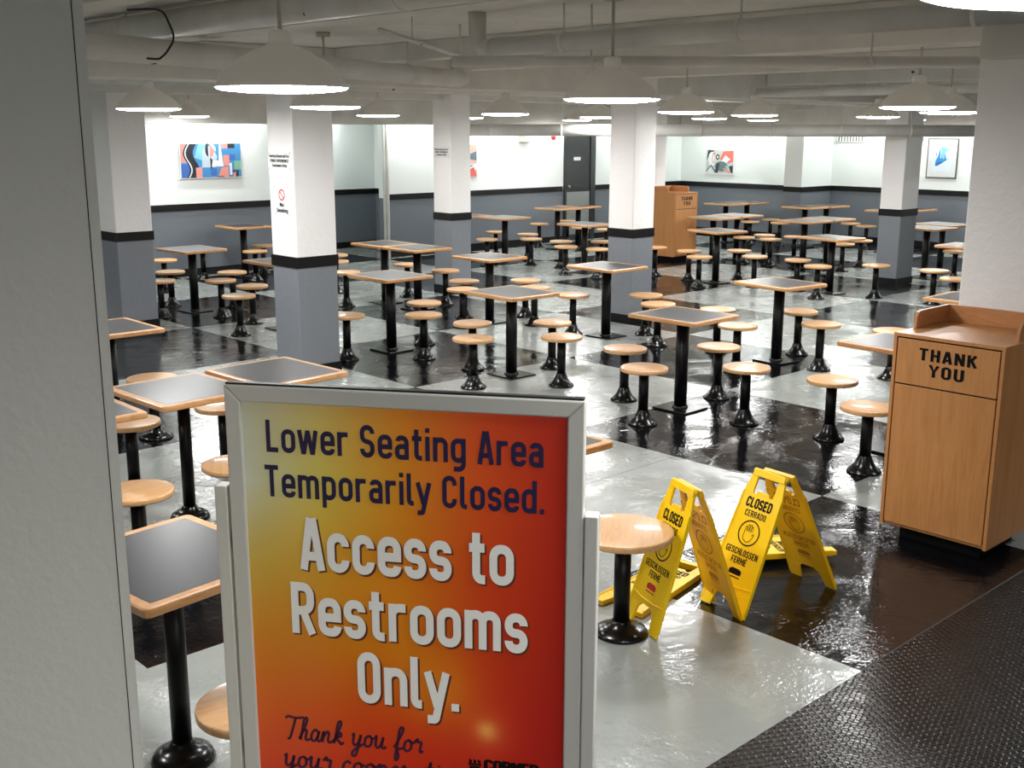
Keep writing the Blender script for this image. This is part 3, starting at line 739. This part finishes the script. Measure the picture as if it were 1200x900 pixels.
# ------------------------------------------------------------------ waste bins
def thank_you(mb, M, x0, x1, ytop, cap, gap2):
    put_text(mb, 'THANK', x0, x1, ytop-cap, cap, M, .092, .17, 0)
    w = (x1-x0); put_text(mb, 'YOU', x0+w*.2, x1-w*.2, ytop-cap*2-gap2, cap, M, .092, .17, 0)
def make_bin(W=.58, D=.555, H=1.105):
    # local: front faces -x, width along y (0..W), stands on a recessed plinth
    e = empty('waste_bin')
    MB().box(.1,.07,0,D-.07,W-.07,.08).build('plinth', 'ink_black', e)  # coloured black to stand in for the shade under the bin
    bd = MB(); bd.box(.002,0,.08,D,.018,H).box(.002,W-.018,.08,D,W,H).box(D-.018,.018,.08,D,W-.018,H).box(.022,.018,.08,D-.018,W-.018,.1).box(.0,0,H-.002,D,W,H+.016)
    bd.box(.025,.018,.1,.03,W-.018,H-.003)
    bd.build('cabinet', 'bin_wood', e, bevel=.0015)
    MB().box(.002,.0245,.1,.022,W-.0245,.853).build('door', 'bin_wood', e, bevel=.002)
    fp = MB().box(.002,.0245,.861,.022,W-.0245,H-.010).build('push_flap', 'bin_wood', e, bevel=.002)
    MB().box(.0235,.0185,.1,.0245,W-.0185,H-.003).build('gap_shadow', 'ink_black', e)
    # tray rim on three sides with slanted front ends
    z0, z1 = H+.016, H+.108
    rim = MB()
    My = Matrix(((1,0,0,0),(0,0,1,0),(0,1,0,0),(0,0,0,1)))
    for y in (.012, W-.03):
        rim.prism([(.175,z0),(.18,z0+.062),(.198,z1-.006),(.22,z1),(D,z1),(D,z0)], y, y+.018, 0, My)
    rim.box(D-.018,.03,z0,D,W-.03,z1)
    rim.build('tray_rim', 'bin_rim_wood', e, bevel=.002)
    tx = MB(); M = Matrix(((0,0,-1,.0012),(-1,0,0,W),(0,1,0,0),(0,0,0,1)))
    thank_you(tx, M, .145, .445, 1.058, .062, .018)
    tx.build('lettering', 'ink_black', fp)
    return e
b1 = make_bin(); b1.location = (5.335,2.22,0)
tag(b1, 'large oak waste bin reading THANK YOU at the right edge', 'waste bin', 'wooden waste bins')
b2 = copy_tree(b1); b2.location = (14.58,12.2,0); b2.rotation_euler = (0,0,0)
tag(b2, 'small distant oak waste bin beside the middle pillar', 'waste bin', 'wooden waste bins')
# the far bin faces the room's near side (-y)
b2.location = (14.58,11.62,0); b2.rotation_euler = (0,0,PI/2); b2.location = (15.13,11.62,0)

# ------------------------------------------------------------------ yellow floor signs
def sign_panel(mb, M, L=.665, wb=.275, wt=.205, th=.012):
    def half(v): # half width at height v
        if v > .56: return wt/2
        return wb/2+(wt/2+.012-wb/2)*(v/.56)
    h = half
    z0, z1 = -th/2, th/2
    hw = wt/2
    mb.prism([(-h(.0),0),(-h(0)+.062,0),(-h(0)+.075,.075),(-h(.1),.1)], z0, z1, 0, M)
    mb.prism([(h(.0),0),(h(.1),.1),(h(0)-.075,.075),(h(0)-.062,0)], z0, z1, 0, M)
    mb.prism([(-h(.1),.1),(-h(0)+.075,.075),(-.035,.1),(.035,.1),(h(0)-.075,.075),(h(.1),.1),(h(.55),.55),(-h(.55),.55)], z0, z1, 0, M)
    # shoulders, uprights, bar
    mb.prism([(-h(.55),.55),(-.055,.55),(-.06,.565),(-.06,.632),(-hw+.006,.632),(-hw,.60)], z0, z1, 0, M)
    mb.prism([(h(.55),.55),(hw,.60),(hw-.006,.632),(.06,.632),(.06,.565),(.055,.55)], z0, z1, 0, M)
    mb.prism([(-.04,.55),(.04,.55),(.03,.567),(-.03,.567)], z0, z1, 0, M)
    mb.prism([(-hw+.008,.632),(hw-.008,.632),(hw-.014,.664),(-hw+.014,.664)], z0-.004, z1+.004, 0, M)
    # raised borders
    for s in (-1, 1):
        pts = [(s*(h(.02)-.0005),.02),(s*(h(.55)-.0005),.55),(s*(h(.55)-.009),.55),(s*(h(.02)-.011),.02)]
        if s > 0: pts = pts[::-1]
        mb.prism(pts[::-1], z0-.0035, z1+.0035, 0, M)
    mb.prism([(-h(.12)+.01,.128),(-.05,.118),(.05,.118),(h(.12)-.01,.128),(h(.12)-.01,.134),(.05,.124),(-.05,.124),(-h(.12)+.01,.134)], z1-.002, z1+.003, 0, M)
def sign_letters(mb, M, z, mirror=False, logo=True):
    S = Matrix.Diagonal((-1,1,1,1)) if mirror else Matrix.Identity(4)
    Q = M @ S
    put_text(mb, 'CLOSED', -.074, .074, .486, .046, Q, .1, .1, z)
    put_text(mb, 'CERRADO', -.062, .062, .443, .030, Q, .075, .1, z)
    ring = [(.058*math.cos(2*PI*k/40), .37+.058*math.sin(2*PI*k/40)) for k in range(40)]
    def rib(pts, hw, closed=False):
        vs, fs = ribbon(pts, hw, closed); mb.add([Q @ Vector((a,b,z)) for a,b in vs], fs)
    rib(ring, .0032, True)
    hand = [(-.026,.375),(-.028,.350),(-.020,.334),(.0,.328),(.016,.334),(.026,.352),(.031,.366),(.027,.372),(.018,.362)]
    rib(hand, .0016)
    tops = [(-.023,.398),(-.011,.408),(.002,.410),(.013,.402)]
    prev = (-.026,.375)
    for k,(a,b) in enumerate(tops):
        rib([(a-.0045,.375),(a-.0045,b-.004),(a-.002,b),(a+.002,b),(a+.0045,b-.004),(a+.0045,.378)], .0014)
    put_text(mb, 'GESCHLOSSEN', -.095, .095, .262, .030, Q, .08, .1, z)
    put_text(mb, 'FERMÉ', -.045, .045, .222, .030, Q, .08, .1, z)
def sign_logo(mb, M, z):
    pts = [(-.032,.172),(.032,.172),(.036,.178),(.036,.192),(.02,.200),(-.02,.200),(-.036,.192),(-.036,.178)]
    mb.add([M @ Vector((a,b,z)) for a,b in pts], [tuple(range(8))])
    mb.add([M @ Vector((a,b,z)) for a,b in ((-.036,.158),(.036,.158),(.036,.163),(-.036,.163))], [(0,1,2,3)])
def frame_to(foot, top, wdir):
    foot = Vector(foot); top = Vector(top); v = (top-foot).normalized(); w = Vector(wdir).normalized()
    w = (w-v*w.dot(v)).normalized(); n = w.cross(v); M = Matrix((w, v, n)).transposed().to_4x4(); M.translation = foot; return M
def standing(front, back, top, wd, label, logo_m):
    e = empty('wet_floor_sign', (top[0], top[1], 0)); e.name = 'floor_sign'
    T = Matrix.Translation((-top[0], -top[1], 0))
    F = T @ frame_to((*front,.004), top, wd)                      # outward normal of the front panel faces the camera side
    B = T @ frame_to((*back,.004), top, (-wd[0], -wd[1], 0))
    mb = MB(); sign_panel(mb, F); fp = mb.build('front_panel', 'yellow', e, bevel=.0015)
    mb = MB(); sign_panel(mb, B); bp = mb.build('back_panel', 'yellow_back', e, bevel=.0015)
    mb = MB(); sign_letters(mb, F, .0068); mb.build('lettering', 'ink_black', fp)
    mb = MB(); sign_logo(mb, F, .0068); mb.build('maker_mark', logo_m, fp)
    mb = MB(); sign_letters(mb, B, .0068); mb.build('lettering', 'ink_black', bp)
    mb = MB(); sign_letters(mb, B, -.0068); sign_logo(mb, B, -.0068); mb.build('show_through', 'amber', bp)
    hp = MB().tube([F @ Vector((-.098,.655,-.006)), F @ Vector((.098,.655,-.006))], .012, 12).build('hinge_handle', 'yellow', e)
    tag(e, label, 'floor sign', 'yellow closed signs'); return e
standing((3.94,2.80), (4.545,2.70), (4.235,2.75,.655), (-.125,-.992,0), 'standing yellow CLOSED sign on the right, nearer the waste bin', 'ink_black')
standing((3.53,2.935), (3.96,2.80), (3.73,2.865,.668), (-.342,-.94,0), 'standing yellow CLOSED sign half behind the round stool', 'ink_red')
def lying(org, ang, z, label):
    # org: centre of the feet end, ang: direction towards the handle
    e = empty('floor_sign', (org[0], org[1], 0), 0)
    v = Vector((math.cos(ang), math.sin(ang), 0)); w = Vector((math.sin(ang), -math.cos(ang), 0))
    M = Matrix((w, v, ez)).transposed().to_4x4(); M.translation = Vector((0,0,z+.013))
    mb = MB(); sign_panel(mb, M); fp = mb.build('upper_panel', 'yellow', e, bevel=.0015)
    M2 = M.copy(); M2.translation = Vector((0,0,z))
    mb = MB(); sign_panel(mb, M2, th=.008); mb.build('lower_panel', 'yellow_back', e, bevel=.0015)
    mb = MB(); sign_letters(mb, M, .0068); mb.build('lettering', 'ink_black', fp)
    mb = MB(); sign_logo(mb, M, .0068); mb.build('maker_mark', 'ink_black', fp)
    tag(e, label, 'floor sign', 'yellow closed signs')
lying((3.585,3.125), math.radians(8), .008, 'folded yellow sign lying flat beneath the left standing sign')
lying((4.93,2.88), math.radians(180-32), .008+.029, 'folded yellow sign lying flat beneath the right standing sign')

# ------------------------------------------------------------------ wall signs, art, vents
MX = lambda x,y,z: Matrix(((0,0,-1,x),(-1,0,0,y),(0,1,0,z),(0,0,0,1)))      # on a face looking towards -x, local x runs right in view
MY = lambda x,y,z: Matrix(((1,0,0,x),(0,0,-1,y),(0,1,0,z),(0,0,0,1)))       # on a face looking towards -y
def plate(name, M, w, h, label, cat, th=.004):
    e = empty(name, M.translation); T = Matrix.Translation(-M.translation) @ M
    MB().prism([(0,0),(w,0),(w,h),(0,h)], 0, th, 0, T).build('plate', 'sign_white', e, bevel=.001)
    sc = MB()
    for a in (.016, w-.016):
        for b in (.016, h-.016): sc.prism([(a+.005*math.cos(q), b+.005*math.sin(q)) for q in [k*PI/4 for k in range(8)]], th, th+.002, 0, T)
    sc.build('screws', 'screw', e); tag(e, label, cat); return e, T
def seating(M, w, h, label):
    e, T = plate('wall_sign', M, w, h, label, 'sign'); mb = MB()
    put_text(mb, 'Seating Reserved For', w*.07, w*.93, h*.68, h*.15, T, .1, .1, .005)
    put_text(mb, 'FOOD EXPERIENCE', w*.1, w*.9, h*.43, h*.15, T, .1, .1, .005)
    put_text(mb, 'Customers Only', w*.18, w*.82, h*.19, h*.15, T, .1, .1, .005)
    mb.build('lettering', 'ink_black', e)
seating(MX(5.2,8.635,1.788), .365, .163, 'white seating reserved sign above the no smoking sign')
seating(MX(9.5,11.645,1.773), .32, .138, 'white seating reserved sign alone on the slim pillar')
e, T = plate('no_smoking_sign', MX(5.2,8.56,1.405), .245, .262, 'white no smoking sign with red circle on a pillar', 'sign')
mb = MB(); put_text(mb, 'No', .085, .15, .078, .034, T, .1, .1, .005); put_text(mb, 'Smoking', .035, .21, .03, .034, T, .1, .1, .005); mb.build('lettering', 'ink_black', e)
mb = MB(); cxx, cyy, rr = .122, .178, .043
vs, fs = ribbon([(cxx+rr*math.cos(2*PI*k/32), cyy+rr*math.sin(2*PI*k/32)) for k in range(32)], .006, True); mb.add([T @ Vector((a,b,.005)) for a,b in vs], fs)
vs, fs = ribbon([(cxx-rr*.7, cyy+rr*.7),(cxx+rr*.7, cyy-rr*.7)], .005); mb.add([T @ Vector((a,b,.0052)) for a,b in vs], fs); mb.build('red_symbol', 'ink_red', e)

def artwork(name, M, w, h, shapes, label, border=.0, frame=(232,232,232), ft=.02, mt='sign_white'):
    e = empty(name, M.translation); T = Matrix.Translation(-M.translation) @ M
    MB().prism([(0,0),(w,0),(w,h),(0,h)], 0, ft, 0, T).build('frame', mt, e, bevel=.003)
    mb = MB(); n = 0
    for col, pts in shapes:
        n += 1; z = ft+.0005+n*.00012
        P = [T @ Vector((border+(w-2*border)*a, border+(h-2*border)*b, z)) for a,b in pts]
        mb.add(P, [tuple(range(len(P)))], col=col)
    mb.build('picture', 'vcol', e); tag(e, label, 'picture')
R = lambda a,b,c,d: [(a,b),(c,b),(c,d),(a,d)]
def wave(x0, w_, ph=0, amp=.05):
    L = [(x0+amp*math.sin(k/12*2*PI*1.05+ph), k/12) for k in range(13)]; return [(x,y) for x,y in L]+[(x+w_,y) for x,y in L[::-1]]
def disc(cx, cy, rx, ry, a0=0, a1=2*PI, n=20): return [(cx+rx*math.cos(a0+(a1-a0)*k/n), cy+ry*math.sin(a0+(a1-a0)*k/n)) for k in range(n+(0 if a1-a0 > 6.2 else 1))]
blu, pnk, blk, wht, lbl, grn, gry, dbl = (62,132,186), (226,142,134), (32,34,44), (226,230,234), (128,186,220), (126,176,150), (186,198,210), (58,98,170)
sh1 = [(blu, R(0,0,1,1)), (pnk, R(0,.45,.12,1)), (dbl, R(0,0,.14,.4)), (blk, wave(.09,.16)), (wht, wave(.115,.02)), (lbl, [(.22,.6),(.3,1),(.42,1),(.36,.5)]), (pnk, R(.24,0,.34,.3)),
  (gry, [(.34,.3),(.36,.78),(.42,.95),(.52,.9),(.6,.62),(.56,.3)]), (blu, R(.36,.0,.48,.3)), (dbl, R(.48,.05,.58,.28)), (blk, disc(.455,.82,.05,.2,PI/2,1.5*PI)), (pnk, disc(.48,.78,.07,.18,-PI/2,PI/2)),
  (wht, disc(.5,.82,.08,.18,-.3,1.8)), (blk, disc(.48,.42,.045,.16,-PI/2,PI/2)), (wht, [(.5,.32),(.7,.32),(.66,.98),(.64,.98),(.62,.5),(.52,.5)]), (pnk, R(.67,.85,.78,1)), (blk, R(.78,.82,.9,1)),
  (blu, R(.68,.68,1,.86)), (pnk, R(.7,.34,.8,.66)), (dbl, R(.8,.5,.9,.68)), (grn, R(.88,.22,1,.48)), (pnk, [(.6,0),(.66,.28),(.78,.32),(.78,0)]), (wht, R(.8,.06,.84,.42)), (blk, [(.85,.2),(.89,.2),(.92,.0),(.88,.0)]), (pnk, R(.86,0,.9,.14)), (blk, R(.91,.02,.95,.2)), (blk, R(.58,0,.7,.03))]
artwork('painting', MY(7.73,15.28,1.42), 1.0, .51, sh1, 'wide blue and pink abstract painting on the left wall', .012)
sh2 = [((190,196,190), R(0,0,1,1)), ((222,104,96), [(.5,.6),(.62,.95),(1,.98),(1,.5),(.8,.42)]), (wht, [(.55,.5),(.75,.45),(.9,.62),(.7,.78)]), (blk, [(0,.55),(.05,1),(.3,.98),(.12,.8)]), (wht, disc(.2,.6,.14,.32)),
  ((200,120,90), disc(.27,.66,.06,.24)), (wht, disc(.27,.64,.035,.18)), (blk, disc(.42,.7,.07,.12)), (wht, disc(.42,.7,.03,.06)), ((90,110,110), disc(.56,.3,.24,.22)), (blk, [(.32,.05),(.4,.42),(.5,.44),(.44,.0)]), (wht, [(0,0),(.15,.3),(.3,0)]),
  (blk, [(0,.1),(.18,.36),(.4,.02),(.36,.0),(.18,.3),(.0,.04)]), (pnk, [(.62,.2),(.7,.24),(.96,.02),(.88,0)]), (blk, [(.85,.3),(1,.36),(1,.0),(.92,.06)]), ((150,190,190), [(.7,.3),(.9,.4),(.8,.16)])]
artwork('painting', MX(19.3,14.645,1.22), .735, .53, sh2, 'square red black and white abstract painting on the far right wall', .03)
sh3 = [((214,224,232), R(.17,.17,.83,.83)), ((44,130,196), [(.27,.3),(.52,.38),(.66,.46),(.62,.56),(.56,.78),(.42,.8),(.36,.56),(.28,.44)]), ((120,190,230), [(.42,.8),(.56,.78),(.72,.74),(.6,.66),(.58,.48),(.5,.5)]), (wht, [(.44,.5),(.47,.5),(.46,.76),(.43,.78)]),
  ((40,90,160), [(.27,.3),(.34,.3),(.52,.38),(.5,.42),(.36,.4)]), ((70,80,90), [(.6,.45),(.78,.49),(.6,.47)]), ((70,80,90), [(.26,.66),(.28,.66),(.33,.56),(.31,.55)])]
artwork('framed_print', MX(19.95,10.09,1.27), .585, .72, [((216,218,220), R(.01,.01,.99,.99))]+sh3, 'framed print of a blue abstract shape, right of the pillar', .018, mt='silver_dark')
sh4 = [((214,170,160), R(0,0,1,1)), ((206,92,84), R(0,.7,.5,1)), ((60,60,64), [(.1,.4),(.5,.5),(.4,.64)]), (wht, R(.3,.2,1,.4)), ((206,92,84), [(.4,.0),(1,.0),(.9,.3)]), ((90,110,120), [(.5,.6),(1,.8),(1,.5)]), ((70,80,90), [(.0,.3),(.9,.36),(.6,.22)])]
artwork('painting', MY(12.75,15.3,1.3), .71, .575, sh4, 'pinkish abstract painting mostly hidden behind the slim pillar', .01)
# wall vent, small grey box, exit box, alarm
e = empty('wall_vent', (19.95,12.0,1.9)); T = MX(0,0,0)
MB().prism([(0,0),(.62,0),(.62,.02),(0,.02)], 0, .02, 0, T).prism([(0,.02),(.02,.02),(.02,.2),(0,.2)], 0, .02, 0, T).prism([(.6,.02),(.62,.02),(.62,.2),(.6,.2)], 0, .02, 0, T).prism([(.02,.18),(.6,.18),(.6,.2),(.02,.2)], 0, .02, 0, T).build('vent_frame', 'lamp_white', e)
mb = MB()
for q in range(9): mb.prism([(.05+q*.062,.02),(.075+q*.062,.02),(.075+q*.062,.18),(.05+q*.062,.18)], .002, .012, 0, T)
mb.build('vent_slats', 'screw', e); tag(e, 'white slatted air vent high on the right wall', 'vent')
o = MB().prism([(0,0),(.1,0),(.1,.1),(0,.1)], 0, .05, 0, T).build('junction_box', 'screw', loc=(19.95,10.3,1.93), bevel=.006); tag(o, 'small grey box beside the framed blue print', 'box')
e = empty('emergency_light', (14.5,15.3,1.9))
MB().box(0,-.07,0,.26,0,.15).build('housing', 'lamp_white', e, bevel=.008); MB().lathe([(.03,0),(.045,.03),(.045,.05)], 16, (.05,-.04,.15)).lathe([(.03,0),(.045,.03),(.045,.05)], 16, (.21,-.04,.15)).build('lamp_heads', 'lamp_white', e)
tag(e, 'small white emergency light on the wall left of the black door', 'light')
o = MB().lathe([(0.0001,0),(.05,0),(.05,.03),(.03,.05),(.0001,.055)], 20).build('fire_alarm', 'ink_red', loc=(15.4,15.3,1.985), rot=(PI/2,0,0)); tag(o, 'small red alarm above the wall near the black door', 'alarm')

for (x,y,a) in ((6.52,5.2,.9),(5.97,5.17,-.4)):
    o = MB().prism([(-.035,-.008),(.03,-.011),(.036,.004),(-.03,.01)], 0, .002).build('paper_scrap', 'sign_white', loc=(x,y,.0007), rot=(0,0,a))
    tag(o, 'white paper scrap on the black tile %s' % ('right beside the table base plate' if a > .5 else 'left of the nearest stool base'), 'litter')
# ------------------------------------------------------------------ world and view
w = bpy.data.worlds.new('world'); scn.world = w; w.use_nodes = True
w.node_tree.nodes['Background'].inputs[0].default_value = (.8,.82,.85,1); w.node_tree.nodes['Background'].inputs[1].default_value = .05
scn.view_settings.view_transform = 'Standard'; scn.view_settings.look = 'None'; scn.view_settings.exposure = .26
cy = scn.cycles
cy.max_bounces = 8; cy.diffuse_bounces = 4; cy.glossy_bounces = 4; cy.transmission_bounces = 2; cy.sample_clamp_indirect = 6
cy.caustics_reflective = True; cy.blur_glossy = 1.5; cy.caustics_refractive = False
cy.use_denoising = True
scn.view_settings.gamma = 1.0
